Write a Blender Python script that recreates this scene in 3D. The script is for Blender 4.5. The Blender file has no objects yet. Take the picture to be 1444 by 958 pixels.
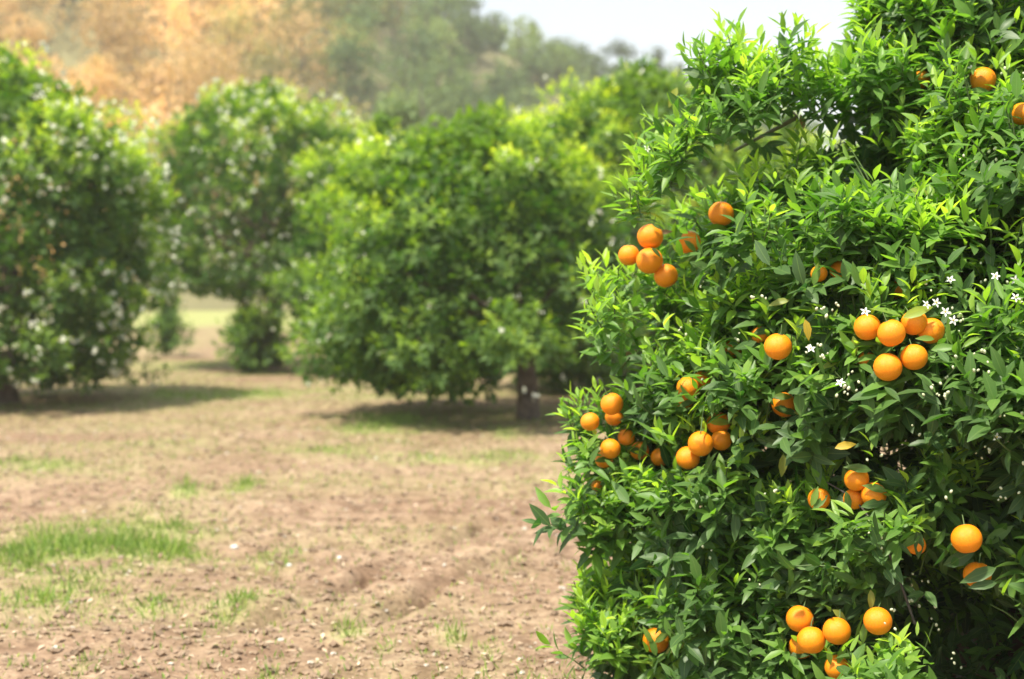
import bpy, math, random
import numpy as np
from mathutils import Vector, Matrix
from math import radians, sin, cos, pi, atan, sqrt

rng = np.random.default_rng(7)
random.seed(7)
C = bpy.context.scene
COL = C.collection
R_ = math.radians

# ------------------------------------------------------------------ camera
F = 2005.0; CX = 722.0; CY = 479.0; CAMZ = 1.6; HOR = 400.0
TILT = math.atan((CY - HOR) / F)
cd = bpy.data.cameras.new("camera"); cam = bpy.data.objects.new("camera", cd); COL.objects.link(cam)
cam.location = (0, 0, CAMZ); cam.rotation_euler = (pi / 2 - TILT, 0, 0)
cd.sensor_width = 36; cd.lens = F / 1444 * 36
cd.clip_start = 0.1; cd.clip_end = 3000
cd.dof.use_dof = True; cd.dof.focus_distance = 4.25; cd.dof.aperture_fstop = 2.1
C.camera = cam

# ------------------------------------------------------------------ light
SUN_EL, SUN_AZ = R_(64), R_(-140)      # azimuth clockwise from +Y (the view direction)
sdir = Vector((cos(SUN_EL) * sin(SUN_AZ), cos(SUN_EL) * cos(SUN_AZ), sin(SUN_EL)))
w = bpy.data.worlds.new("World"); C.world = w; w.use_nodes = True
nt = w.node_tree; nt.nodes.clear()
sky = nt.nodes.new("ShaderNodeTexSky"); sky.sky_type = 'NISHITA'; sky.sun_disc = False
sky.sun_elevation = SUN_EL; sky.sun_rotation = SUN_AZ
sky.air_density = 1.0; sky.dust_density = 3.0; sky.ozone_density = 1.0
hs = nt.nodes.new("ShaderNodeMixRGB"); hs.inputs[0].default_value = 0.62
hs.inputs[2].default_value = (5.7, 6.4, 7.3, 1)    # thin white cloud veil over the whole sky
bg = nt.nodes.new("ShaderNodeBackground"); bg.inputs[1].default_value = 0.1
out = nt.nodes.new("ShaderNodeOutputWorld")
nt.links.new(sky.outputs[0], hs.inputs[1]); nt.links.new(hs.outputs[0], bg.inputs[0]); nt.links.new(bg.outputs[0], out.inputs[0])
sd = bpy.data.lights.new("sun", 'SUN'); sun = bpy.data.objects.new("sun", sd); COL.objects.link(sun)
sd.energy = 4.6; sd.angle = R_(3.0); sd.color = (1.0, 0.93, 0.80)
sun.rotation_euler = sdir.to_track_quat('Z', 'Y').to_euler()
C.view_settings.view_transform = 'Standard'; C.view_settings.look = 'None'
C.view_settings.exposure = 0.9; C.view_settings.gamma = 1.0
C.cycles.max_bounces = 8; C.cycles.diffuse_bounces = 3; C.cycles.transmission_bounces = 4
C.cycles.volume_bounces = 1; C.cycles.use_denoising = True

# ------------------------------------------------------------------ helpers
def ray(px, py):
    a = (px - CX) / F; b = (CY - py) / F
    fwd = np.array([0, cos(TILT), -sin(TILT)]); up = np.array([0, sin(TILT), cos(TILT)])
    return fwd + a * np.array([1., 0, 0]) + b * up
def at(px, py, Y):
    d = ray(px, py); return np.array([0, 0, CAMZ]) + d * (Y / d[1])
def project(P):
    P = np.asarray(P) - np.array([0, 0, CAMZ])
    zf = P[..., 1] * cos(TILT) - P[..., 2] * sin(TILT)
    u = P[..., 1] * sin(TILT) + P[..., 2] * cos(TILT)
    return CX + F * P[..., 0] / zf, CY - F * u / zf, zf
def ground(px, py):
    d = ray(px, py); t = -CAMZ / d[2]; return d[0] * t, d[1] * t
def norm(v):
    return v / np.maximum(np.linalg.norm(v, axis=-1, keepdims=True), 1e-9)
def tag(o, label=None, cat=None, group=None, kind=None):
    if label: o["label"] = label
    if cat: o["category"] = cat
    if group: o["group"] = group
    if kind: o["kind"] = kind
    return o
def empty(name, loc, label, cat, group=None):
    o = bpy.data.objects.new(name, None); COL.objects.link(o); o.location = loc
    o.empty_display_size = 0.2
    return tag(o, label, cat, group)
def link(name, me, parent=None, loc=None):
    o = bpy.data.objects.new(name, me); COL.objects.link(o)
    if parent is not None:
        o.parent = parent
        if loc is None:
            o.location = -Vector(parent.location)     # child mesh data in world space, thing unrotated
    if loc is not None: o.location = loc
    return o
def raw_mesh(name, V, faces_flat, nper, mat, attrs=None, smooth=True):
    """V (n,3); faces_flat int array; nper = corners per face (int or array)"""
    V = np.ascontiguousarray(V, dtype=np.float32); faces_flat = np.ascontiguousarray(faces_flat, dtype=np.int32)
    me = bpy.data.meshes.new(name)
    me.vertices.add(len(V)); me.vertices.foreach_set("co", V.ravel())
    if np.isscalar(nper):
        nf = len(faces_flat) // nper; tot = np.full(nf, nper, dtype=np.int32)
    else:
        tot = np.asarray(nper, dtype=np.int32); nf = len(tot)
    start = np.concatenate([[0], np.cumsum(tot)[:-1]]).astype(np.int32)
    me.loops.add(len(faces_flat)); me.loops.foreach_set("vertex_index", faces_flat)
    me.polygons.add(nf); me.polygons.foreach_set("loop_start", start)
    me.polygons.foreach_set("use_smooth", np.full(nf, smooth, dtype=bool))
    me.update(calc_edges=True)
    for k, a in (attrs or {}).items():
        at_ = me.attributes.new(k, 'FLOAT', 'POINT'); at_.data.foreach_set("value", np.ascontiguousarray(a, dtype=np.float32))
    me.materials.append(mat)
    return me

# smooth pseudo-noise from sums of sines
class Noise:
    def __init__(s, seed, scale, dim=2, n=14):
        r = np.random.default_rng(seed); k = r.normal(size=(n, dim)); k = k / np.linalg.norm(k, axis=1, keepdims=True)
        s.k = k * (2 * pi / scale) * r.uniform(0.5, 1.7, (n, 1)); s.p = r.uniform(0, 2 * pi, n); s.n = n
    def __call__(s, *xs):
        P = np.stack(xs, -1); return np.sin(P @ s.k.T + s.p).sum(-1) / sqrt(s.n / 2.0) * 0.5

# ------------------------------------------------------------------ materials
def newmat(name):
    m = bpy.data.materials.new(name); m.use_nodes = True; m.node_tree.nodes.clear()
    n = m.node_tree.nodes; l = m.node_tree.links
    return m, n, l, n.new("ShaderNodeOutputMaterial")
def attr(n, name):
    a = n.new("ShaderNodeAttribute"); a.attribute_name = name; return a.outputs["Fac"]
def mixc(n, l, fac, a, b, mode='MIX'):
    m = n.new("ShaderNodeMixRGB"); m.blend_type = mode
    for i, v in ((0, fac), (1, a), (2, b)):
        if isinstance(v, (int, float)): m.inputs[i].default_value = v
        elif isinstance(v, tuple): m.inputs[i].default_value = (*v, 1)
        else: l.new(v, m.inputs[i])
    return m.outputs[0]
def ramp(n, l, src, stops):
    r = n.new("ShaderNodeValToRGB"); e = r.color_ramp.elements
    while len(e) < len(stops): e.new(0.5)
    for i, (p, c) in enumerate(stops):
        e[i].position = p; e[i].color = (*c, 1) if len(c) == 3 else c
    l.new(src, r.inputs[0]); return r.outputs[0]
def noise(n, l, scale, detail=4, rough=0.55, vec=None):
    t = n.new("ShaderNodeTexNoise"); t.inputs["Scale"].default_value = scale; t.inputs["Detail"].default_value = detail
    t.inputs["Roughness"].default_value = rough
    if vec is not None: l.new(vec, t.inputs["Vector"])
    return t.outputs["Fac"]

def leaf_material(name, dark, mid, young, trans=0.28, rough=0.40, back=(0.13, 0.20, 0.07), rib=True):
    """attributes: young 0..1 (age of the leaf), tint 0..1 (leaf to leaf variation), edge 0..1 (0 on the midrib)"""
    m, n, l, o = newmat(name)
    yo = attr(n, "young"); ti = attr(n, "tint")
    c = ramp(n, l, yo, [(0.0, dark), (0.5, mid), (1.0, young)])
    v = n.new("ShaderNodeMapRange"); v.inputs[3].default_value = 0.62; v.inputs[4].default_value = 1.38; l.new(ti, v.inputs[0])
    h = n.new("ShaderNodeHueSaturation"); l.new(c, h.inputs["Color"]); l.new(v.outputs[0], h.inputs["Value"])
    hv = n.new("ShaderNodeMapRange"); hv.inputs[3].default_value = 0.515; hv.inputs[4].default_value = 0.485; l.new(ti, hv.inputs[0])
    l.new(hv.outputs[0], h.inputs["Hue"])
    c = h.outputs[0]
    if rib:
        e = attr(n, "edge")
        rr = ramp(n, l, e, [(0.0, (1, 1, 1)), (0.14, (0, 0, 0))])
        c = mixc(n, l, mixc(n, l, 1.0, rr, (0.45, 0.45, 0.45), 'MULTIPLY'), c, (0.22, 0.34, 0.09))
    g = n.new("ShaderNodeNewGeometry")
    cb = mixc(n, l, 0.45, c, back)
    c2 = mixc(n, l, g.outputs["Backfacing"], c, cb)
    p = n.new("ShaderNodeBsdfPrincipled"); l.new(c2, p.inputs["Base Color"])
    p.inputs["Roughness"].default_value = rough; p.inputs["Specular IOR Level"].default_value = 0.36
    tr = n.new("ShaderNodeBsdfTranslucent")
    ct = mixc(n, l, 0.75, c, (0.95, 1.0, 0.30), 'MULTIPLY')
    ct = mixc(n, l, 1.0, ct, (1.9, 1.9, 1.9), 'MULTIPLY'); l.new(ct, tr.inputs[0])
    mx = n.new("ShaderNodeMixShader"); mx.inputs[0].default_value = trans
    l.new(p.outputs[0], mx.inputs[1]); l.new(tr.outputs[0], mx.inputs[2]); l.new(mx.outputs[0], o.inputs[0])
    return m
def simple(name, col, rough=0.7, var=0.25, scale=20, bump=0.0, spec=0.4):
    m, n, l, o = newmat(name)
    tc = n.new("ShaderNodeTexCoord")
    f = noise(n, l, scale, 4, 0.6, tc.outputs["Object"])
    c = ramp(n, l, f, [(0.3, tuple(x * (1 - var) for x in col)), (0.7, tuple(min(1, x * (1 + var)) for x in col))])
    p = n.new("ShaderNodeBsdfPrincipled"); l.new(c, p.inputs["Base Color"]); p.inputs["Roughness"].default_value = rough
    p.inputs["Specular IOR Level"].default_value = spec
    if bump:
        b = n.new("ShaderNodeBump"); b.inputs["Strength"].default_value = bump; b.inputs["Distance"].default_value = 0.01
        l.new(f, b.inputs["Height"]); l.new(b.outputs[0], p.inputs["Normal"])
    l.new(p.outputs[0], o.inputs[0]); return m

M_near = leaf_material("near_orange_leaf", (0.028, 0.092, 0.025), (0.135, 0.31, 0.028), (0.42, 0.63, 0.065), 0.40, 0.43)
M_far = leaf_material("orchard_leaf", (0.038, 0.115, 0.012), (0.28, 0.44, 0.012), (0.72, 0.79, 0.045), 0.42, 0.55, rib=False)
M_yellow = leaf_material("yellow_leaf", (0.55, 0.38, 0.03), (0.6, 0.42, 0.04), (0.6, 0.45, 0.06), 0.3, 0.45, back=(0.4, 0.3, 0.05))
M_dry = leaf_material("dry_leaf", (0.20, 0.10, 0.05), (0.28, 0.15, 0.08), (0.33, 0.18, 0.10), 0.1, 0.7, back=(0.3, 0.2, 0.12))
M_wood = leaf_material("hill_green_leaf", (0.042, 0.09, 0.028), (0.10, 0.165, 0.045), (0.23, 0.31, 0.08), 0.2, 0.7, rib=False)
M_wood_flare = leaf_material("hill_flare_tinted_leaf", (0.50, 0.29, 0.13), (0.70, 0.49, 0.23), (0.86, 0.64, 0.32), 0.2, 0.7, back=(0.3, 0.2, 0.08), rib=False)  # warm lens-flare glow painted into the leaf colour
M_wood_part_flare = leaf_material("hill_part_flare_tinted_leaf", (0.15, 0.13, 0.045), (0.32, 0.28, 0.085), (0.52, 0.46, 0.15), 0.2, 0.7, back=(0.25, 0.24, 0.08), rib=False)  # weaker share of the flare glow mixed into the leaf colour
M_pine = leaf_material("pine_needles", (0.022, 0.05, 0.028), (0.035, 0.07, 0.035), (0.06, 0.10, 0.05), 0.05, 0.7, rib=False)
M_bark = simple("bark", (0.10, 0.075, 0.055), 0.85, 0.45, 14, 0.7)
M_bark_grey = simple("grey_green_bark", (0.17, 0.175, 0.11), 0.75, 0.35, 30, 0.5)
M_twig = simple("green_twig", (0.09, 0.15, 0.04), 0.6, 0.3, 20)
M_calyx = simple("calyx", (0.10, 0.14, 0.04), 0.6, 0.3, 60)
M_petal = simple("white_petal", (0.80, 0.80, 0.74), 0.5, 0.05, 40)
M_bud = simple("bud", (0.54, 0.58, 0.38), 0.45, 0.12, 60)
M_anther = simple("yellow_anther", (0.65, 0.5, 0.12), 0.6, 0.1, 60)
M_blossom_far = simple("pale_blossom", (0.75, 0.77, 0.62), 0.5, 0.12, 5)
M_stone = simple("stone", (0.50, 0.45, 0.38), 0.8, 0.2, 20)
M_white_stone = simple("white_stone", (0.62, 0.60, 0.55), 0.8, 0.15, 30)
M_dark_bark = simple("dark_twig_bark", (0.07, 0.06, 0.05), 0.85, 0.4, 40)
M_clod = simple("soil_clod", (0.25, 0.175, 0.115), 0.95, 0.35, 9)

def orange_material():
    m, n, l, o = newmat("orange_peel")
    tc = n.new("ShaderNodeTexCoord"); oi = n.new("ShaderNodeObjectInfo")
    f = noise(n, l, 9, 3, 0.5, tc.outputs["Object"])
    c = ramp(n, l, f, [(0.3, (0.86, 0.25, 0.005)), (0.75, (0.94, 0.34, 0.008))])
    c = mixc(n, l, mixc(n, l, 1.0, oi.outputs["Random"], (0.6, 0.6, 0.6), 'MULTIPLY'), c, (0.90, 0.26, 0.005))
    # small brown scars and pores
    v = n.new("ShaderNodeTexVoronoi"); v.inputs["Scale"].default_value = 420; l.new(tc.outputs["Object"], v.inputs["Vector"])
    sp = noise(n, l, 90, 2, 0.5, tc.outputs["Object"])
    c = mixc(n, l, ramp(n, l, sp, [(0.73, (0, 0, 0)), (0.80, (0.55, 0.55, 0.55))]), c, (0.42, 0.16, 0.03))
    p = n.new("ShaderNodeBsdfPrincipled"); l.new(c, p.inputs["Base Color"]); p.inputs["Roughness"].default_value = 0.42
    p.inputs["Specular IOR Level"].default_value = 0.4
    p.inputs["Subsurface Weight"].default_value = 0.12; p.inputs["Subsurface Radius"].default_value = (0.01, 0.004, 0.001)
    p.inputs["Subsurface Scale"].default_value = 0.5
    b = n.new("ShaderNodeBump"); b.inputs["Strength"].default_value = 0.35; b.inputs["Distance"].default_value = 0.0012
    l.new(v.outputs["Distance"], b.inputs["Height"]); l.new(b.outputs[0], p.inputs["Normal"])
    l.new(p.outputs[0], o.inputs[0]); return m
M_orange = orange_material()

def ground_material():
    m, n, l, o = newmat("orchard_soil")
    tc = n.new("ShaderNodeTexCoord"); P = tc.outputs["Object"]
    a = noise(n, l, 0.55, 5, 0.6, P); b = noise(n, l, 5.0, 5, 0.65, P); cc = noise(n, l, 26, 4, 0.7, P)
    soil = ramp(n, l, b, [(0.30, (0.16, 0.103, 0.066)), (0.48, (0.28, 0.195, 0.130)), (0.68, (0.385, 0.285, 0.195))])
    fine = ramp(n, l, cc, [(0.33, (0.62, 0.58, 0.55)), (0.55, (1, 1, 1)), (0.72, (1.25, 1.22, 1.15))])
    soil = mixc(n, l, 0.85, soil, fine, 'MULTIPLY')
    wet = ramp(n, l, a, [(0.38, (0.85, 0.80, 0.76)), (0.6, (1.06, 1.05, 1.03))]); soil = mixc(n, l, 1.0, soil, wet, 'MULTIPLY')
    g = attr(n, "grass")
    g2 = n.new("ShaderNodeMath"); g2.operation = 'MULTIPLY'; l.new(g, g2.inputs[0]); l.new(ramp(n, l, b, [(0.35, (0.6, 0.6, 0.6)), (0.6, (1, 1, 1))]), g2.inputs[1])
    gc = ramp(n, l, cc, [(0.3, (0.20, 0.24, 0.07)), (0.7, (0.40, 0.42, 0.16))])
    c = mixc(n, l, g2.outputs[0], soil, gc)
    p = n.new("ShaderNodeBsdfPrincipled"); l.new(c, p.inputs["Base Color"]); p.inputs["Roughness"].default_value = 0.95
    p.inputs["Specular IOR Level"].default_value = 0.15
    bm = n.new("ShaderNodeBump"); bm.inputs["Strength"].default_value = 0.8; bm.inputs["Distance"].default_value = 0.03
    hh = mixc(n, l, 0.4, b, cc); l.new(hh, bm.inputs["Height"]); l.new(bm.outputs[0], p.inputs["Normal"])
    l.new(p.outputs[0], o.inputs[0]); return m
M_ground = ground_material()
M_grass = leaf_material("grass_blade", (0.10, 0.19, 0.035), (0.17, 0.28, 0.05), (0.33, 0.40, 0.12), 0.3, 0.6, back=(0.18, 0.28, 0.06), rib=False)
M_hill = simple("hill_soil", (0.16, 0.15, 0.07), 0.95, 0.3, 0.2)

# ------------------------------------------------------------------ ground
N1 = Noise(11, 6.0); N2 = Noise(12, 0.9); N3 = Noise(13, 0.28); NG = Noise(14, 3.2); NG2 = Noise(15, 0.7)
GP = []     # grass patches: ground x, y, half extents, strength
def patch(px, py, wx, wy, s):
    x, y = ground(px, py); x2, _ = ground(px + wx, py); _, y2 = ground(px, py - wy); _, y3 = ground(px, py + wy)
    GP.append((x, y, abs(x2 - x), abs(y2 - y3) / 2, s))
for a in [(150, 765, 150, 32, 1.0), (60, 795, 110, 36, .8), (215, 775, 70, 20, .9), (40, 657, 90, 10, .8), (330, 845, 40, 40, .4), (400, 780, 60, 18, .45),
          (265, 695, 22, 10, .9), (345, 692, 25, 8, .8), (540, 600, 75, 18, 1.0), (370, 560, 110, 10, .7), (640, 650, 160, 12, .5),
          (490, 885, 25, 14, .6), (690, 915, 20, 20, .6), (380, 940, 14, 20, .6), (215, 850, 30, 16, .4), (120, 930, 16, 24, .5),
          (330, 862, 18, 18, .5), (720, 640, 60, 10, .5), (240, 560, 60, 8, .4), (640, 895, 20, 10, .5), (540, 910, 18, 12, .5),
          (715, 790, 60, 20, .2), (470, 640, 120, 12, .45), (100, 840, 100, 20, .35), (280, 515, 60, 7, .5), (720, 610, 30, 8, .7)]:
    patch(*a)
def grass_at(x, y):
    g = 0.22 * np.clip(NG(x, y) + 0.15, 0, 1) + 0.0
    far = np.clip((y - 11) / 10, 0, 1) * 0.35 * np.clip(NG(x * .7, y * 1.5) + .6, 0, 1)
    g = g + far + np.clip((y - 45) / 15, 0, 1) * 0.9
    for (gx, gy, rx, ry, s) in GP:
        d = ((x - gx) / rx) ** 2 + ((y - gy) / ry) ** 2
        g = g + s * np.exp(-d * 1.3) * np.clip(0.75 + 0.8 * NG2(x, y), 0.1, 1.3)
    return np.clip(g, 0, 1)
ruts = []
for (a, b) in [((370, 865), (700, 728)), ((480, 885), (800, 740)), ((690, 732), (830, 690))]:
    ruts.append((np.array(ground(*a)), np.array(ground(*b))))
NR = Noise(31, 1.1, n=10)
def rutdepth(x, y):
    h = np.zeros_like(x)
    for A, B in ruts:
        d = B - A; L = np.linalg.norm(d); d = d / L; nn = np.array([-d[1], d[0]])
        u = (x - A[0]) * d[0] + (y - A[1]) * d[1]; v = (x - A[0]) * nn[0] + (y - A[1]) * nn[1] + 0.03 * np.sin(u * 3)
        m = 1 / (1 + np.exp(-(u) * 6)) * 1 / (1 + np.exp((u - L) * 6)) * np.clip(0.7 + 0.9 * NR(x, y), 0.15, 1.2)
        h += m * (-0.115 * np.exp(-(v / 0.06) ** 2) + 0.025 * np.exp(-((v - 0.14) / 0.08) ** 2) + 0.018 * np.exp(-((v + 0.12) / 0.06) ** 2))
    return h
def gz(x, y):
    x = np.asarray(x, float); y = np.asarray(y, float)
    near = np.clip((40 - y) / 20, 0, 1) * np.clip((20 - np.abs(x)) / 6, 0, 1)
    return near * (0.035 * N1(x, y) + 0.020 * N2(x, y) + 0.011 * N3(x, y) + rutdepth(x, y))
ys = [-60, -20, -5, 0, 3.0, 4.4]
while ys[-1] < 30: ys.append(ys[-1] + 0.028 * (ys[-1] / 5) ** 1.1)
while ys[-1] < 640: ys.append(ys[-1] * 1.12)
xs = list(np.arange(0, 6.5, 0.04)); st = 0.04
while xs[-1] < 560: st *= 1.07; xs.append(xs[-1] + st)
xs = np.array([-v for v in xs[:0:-1]] + xs); ys = np.array(ys)
GX, GY = np.meshgrid(xs, ys); gx_, gy_ = GX.ravel(), GY.ravel()
GZ = gz(gx_, gy_)
nx, ny = len(xs), len(ys)
ii = (np.arange(ny - 1)[:, None] * nx + np.arange(nx - 1)[None]).ravel()
fl = np.stack([ii, ii + 1, ii + nx + 1, ii + nx], 1).ravel()
me = raw_mesh("ground", np.stack([gx_, gy_, GZ], 1), fl, 4, M_ground, {"grass": grass_at(gx_, gy_)})
g = link("ground", me); tag(g, kind="structure")
print("ground verts", nx * ny)

# ------------------------------------------------------------------ leaves in bulk
def frames(d, nrm):
    d = norm(d); s = norm(np.cross(nrm, d)); u = np.cross(d, s); return d, s, u
TS = np.array([0.0, 0.22, 0.50, 0.78, 1.0]); TW = np.array([0.0, 0.78, 1.0, 0.58, 0.0])
def leaves_detailed(P, D, Nn, L, W, bend, fold, young, tint):
    """11 vertices, 8 faces per leaf: curved along its length and folded on the midrib"""
    n = len(P); d, s, u = frames(D, Nn); V = np.zeros((n, 11, 3)); E = np.zeros((n, 11))
    def pt(t, side, wf):
        along = L * (t - 0.10 * bend * t * t); z = -bend * L * 0.55 * t * t + abs(side) * fold * W * wf * 0.5
        return P + d * along[:, None] + s * (side * W * 0.5 * wf)[:, None] + u * z[:, None]
    V[:, 0] = pt(0, 0, 0)
    for k in (1, 2, 3):
        for j, sd_ in enumerate((-1, 0, 1)):
            V[:, 1 + (k - 1) * 3 + j] = pt(TS[k], sd_, TW[k] + np.zeros(n)); E[:, 1 + (k - 1) * 3 + j] = abs(sd_)
    V[:, 10] = pt(1.0, 0, 0)
    fq = []; tri = [(0, 2, 1), (0, 3, 2), (7, 8, 10), (8, 9, 10)]; quad = [(1, 2, 5, 4), (2, 3, 6, 5), (4, 5, 8, 7), (5, 6, 9, 8)]
    flat = np.array([v for f in tri for v in f] + [v for f in quad for v in f])
    cnt = np.array([3] * 4 + [4] * 4)
    faces = (flat[None] + (np.arange(n) * 11)[:, None]).ravel()
    return V.reshape(-1, 3), faces, np.tile(cnt, n), {"young": np.repeat(young, 11), "tint": np.repeat(tint, 11), "edge": E.ravel()}
def leaves_simple(P, D, Nn, L, W, bend, fold, young, tint):
    """5 vertices, 4 triangles"""
    n = len(P); d, s, u = frames(D, Nn); V = np.zeros((n, 5, 3))
    V[:, 0] = P; V[:, 1] = P + d * (L * .5)[:, None] - s * (W * .5)[:, None] + u * (fold * W * .3)[:, None]
    V[:, 2] = P + d * (L * .5)[:, None] + s * (W * .5)[:, None] + u * (fold * W * .3)[:, None]
    V[:, 3] = P + d * (L)[:, None] - u * (bend * L * .5)[:, None]; V[:, 4] = P + d * (L * .5)[:, None] - u * (bend * L * .12)[:, None]
    flat = np.array([0, 4, 1, 0, 2, 4, 1, 4, 3, 4, 2, 3])
    faces = (flat[None] + (np.arange(n) * 5)[:, None]).ravel()
    return V.reshape(-1, 3), faces, 3, {"young": np.repeat(young, 5), "tint": np.repeat(tint, 5)}
def rand_unit(n):
    return norm(rng.normal(size=(n, 3)))
UP = np.array([0, 0, 1.0])

class Canopy:
    def __init__(s, cx, cy, prof, ax=1.0, ay=1.0, seed=1, lump=0.12, lscale=0.9):
        s.c = np.array([cx, cy]); s.z = np.array([p[0] for p in prof]); s.r = np.array([p[1] for p in prof]); s.ax = ax; s.ay = ay
        s.N = Noise(seed, lscale, 3, 12); s.lump = lump
    def R(s, z): return np.interp(z, s.z, s.r)
    def surf(s, th, z, depth=0.0):
        r = s.R(z); base = np.stack([s.c[0] + s.ax * r * np.sin(th), s.c[1] - s.ay * r * np.cos(th), z], -1)
        k = 1 + (s.lump * s.N(base[..., 0], base[..., 1], base[..., 2]) - depth) / np.maximum(r, .3)
        k = np.maximum(k, 0.02)
        return np.stack([s.c[0] + s.ax * r * k * np.sin(th), s.c[1] - s.ay * r * k * np.cos(th), z], -1)
    def normal(s, th, z):
        dr = (s.R(z + .05) - s.R(z - .05)) / .1
        n = np.stack([np.sin(th) / s.ax, -np.cos(th) / s.ay, -dr * 0.8], -1); return norm(n)
    def sample(s, n, rg):
        # area weighted, theta = 0 faces the camera side (-Y)
        z = rg.uniform(s.z[0], s.z[-1], n * 6); r = s.R(z); dr = (s.R(z + .05) - s.R(z - .05)) / .1
        wgt = r * np.sqrt(1 + dr ** 2) + 0.02; keep = rg.uniform(0, wgt.max(), n * 6) < wgt; z = z[keep][:n]
        while len(z) < n: z = np.concatenate([z, z])[:n]
        return rg.uniform(-pi, pi, n), z

def shoots_to_leaves(B, D, length, nl, young, rg, Lm, wr, spread=(78, 22), droop=0.25, bendm=0.35, wmul=1.0):
    """vectorised: each shoot carries leaves in a spiral, open at the base and upright at the tip"""
    n = len(B); kmax = int(nl.max()); idx = np.repeat(np.arange(n), nl); k = np.concatenate([np.arange(m) for m in nl]); t = (k + rg.uniform(0, .6, len(k))) / nl[idx]
    D = norm(D); ref = rand_unit(n); u = norm(np.cross(D, ref)); v = np.cross(D, u)
    curve = rand_unit(n) * 0.25
    P = B[idx] + D[idx] * (length[idx] * t)[:, None] + (curve[idx] * (length[idx] * t * t)[:, None])
    phi = k * 2.39996 + rg.uniform(0, 2 * pi, n)[idx] + rg.normal(0, .25, len(k))
    a = np.radians(spread[0] + (spread[1] - spread[0]) * t ** 1.2 + rg.normal(0, 11, len(k)))
    rad = np.cos(phi)[:, None] * u[idx] + np.sin(phi)[:, None] * v[idx]
    dd = np.cos(a)[:, None] * D[idx] + np.sin(a)[:, None] * rad
    mature = 1 - young[idx] * np.clip(t * 1.3, 0, 1)
    dd = norm(dd - UP * (droop * mature)[:, None] * rg.uniform(0.2, 1.5, len(k))[:, None])
    nn = norm(np.sin(a)[:, None] * D[idx] - np.cos(a)[:, None] * rad + UP * .55 + rand_unit(len(k)) * .3)
    nn = norm(nn - dd * (nn * dd).sum(-1, keepdims=True))
    y = np.clip(young[idx] * (0.35 + 0.75 * t) + rg.normal(0, .08, len(k)), 0, 1)
    L = Lm * (1.12 - 0.42 * t * young[idx]) * rg.uniform(.65, 1.25, len(k)); W = L * wr * rg.uniform(.8, 1.15, len(k)) * (1 - .25 * y) * wmul
    bend = rg.normal(bendm, .25, len(k)) * (1 - .4 * y); fold = rg.uniform(.15, .6, len(k)) * (0.6 + y)
    tint = np.clip(rg.normal(.5, .2, n)[idx] + rg.normal(0, .14, len(k)), 0, 1)
    return dict(P=P, D=dd, N=nn, L=L, W=W, bend=bend, fold=fold, young=y, tint=tint, shoot=idx)
def cat_(a, b): return {k: np.concatenate([a[k], b[k]]) for k in a}
def sub(a, m): return {k: v[m] for k, v in a.items()}
def build(lv, fn): return fn(lv["P"], lv["D"], lv["N"], lv["L"], lv["W"], lv["bend"], lv["fold"], lv["young"], lv["tint"])

def tubes(paths, sides=5):
    """paths: list of (points (k,3), radii (k)) -> one vertex/face set"""
    VV = []; FF = []; base = 0
    for pts, rad in paths:
        pts = np.asarray(pts, float); k = len(pts); tan = norm(np.gradient(pts, axis=0))
        ref = np.array([0.31, 0.77, 0.55]); a = norm(np.cross(tan, ref)); b = np.cross(tan, a)
        ang = np.arange(sides) * 2 * pi / sides
        ring = pts[:, None] + (np.cos(ang)[None, :, None] * a[:, None] + np.sin(ang)[None, :, None] * b[:, None]) * np.asarray(rad)[:, None, None]
        VV.append(ring.reshape(-1, 3))
        for i in range(k - 1):
            for j in range(sides):
                j2 = (j + 1) % sides; FF += [base + i * sides + j, base + i * sides + j2, base + (i + 1) * sides + j2, base + (i + 1) * sides + j]
        base += k * sides
    return np.concatenate(VV), np.array(FF)
def wiggle(a, b, n=8, amp=.05, sag=0.0):
    a = np.asarray(a, float); b = np.asarray(b, float); t = np.linspace(0, 1, n)[:, None]; p = a + (b - a) * t
    L = np.linalg.norm(b - a)
    o = rand_unit(3); ph = rng.uniform(0, 6, 3)
    for i in range(3): p = p + o[i] * np.sin(t * pi * (i + 1)) * amp * L / (i + 1)
    p[:, 2] += (np.sin(t[:, 0] * pi) * sag * L); return p
def tube_obj(name, paths, mat, parent, sides=6):
    V, Fc = tubes(paths, sides); return link(name, raw_mesh(name, V, Fc, 4, mat), parent)

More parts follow.
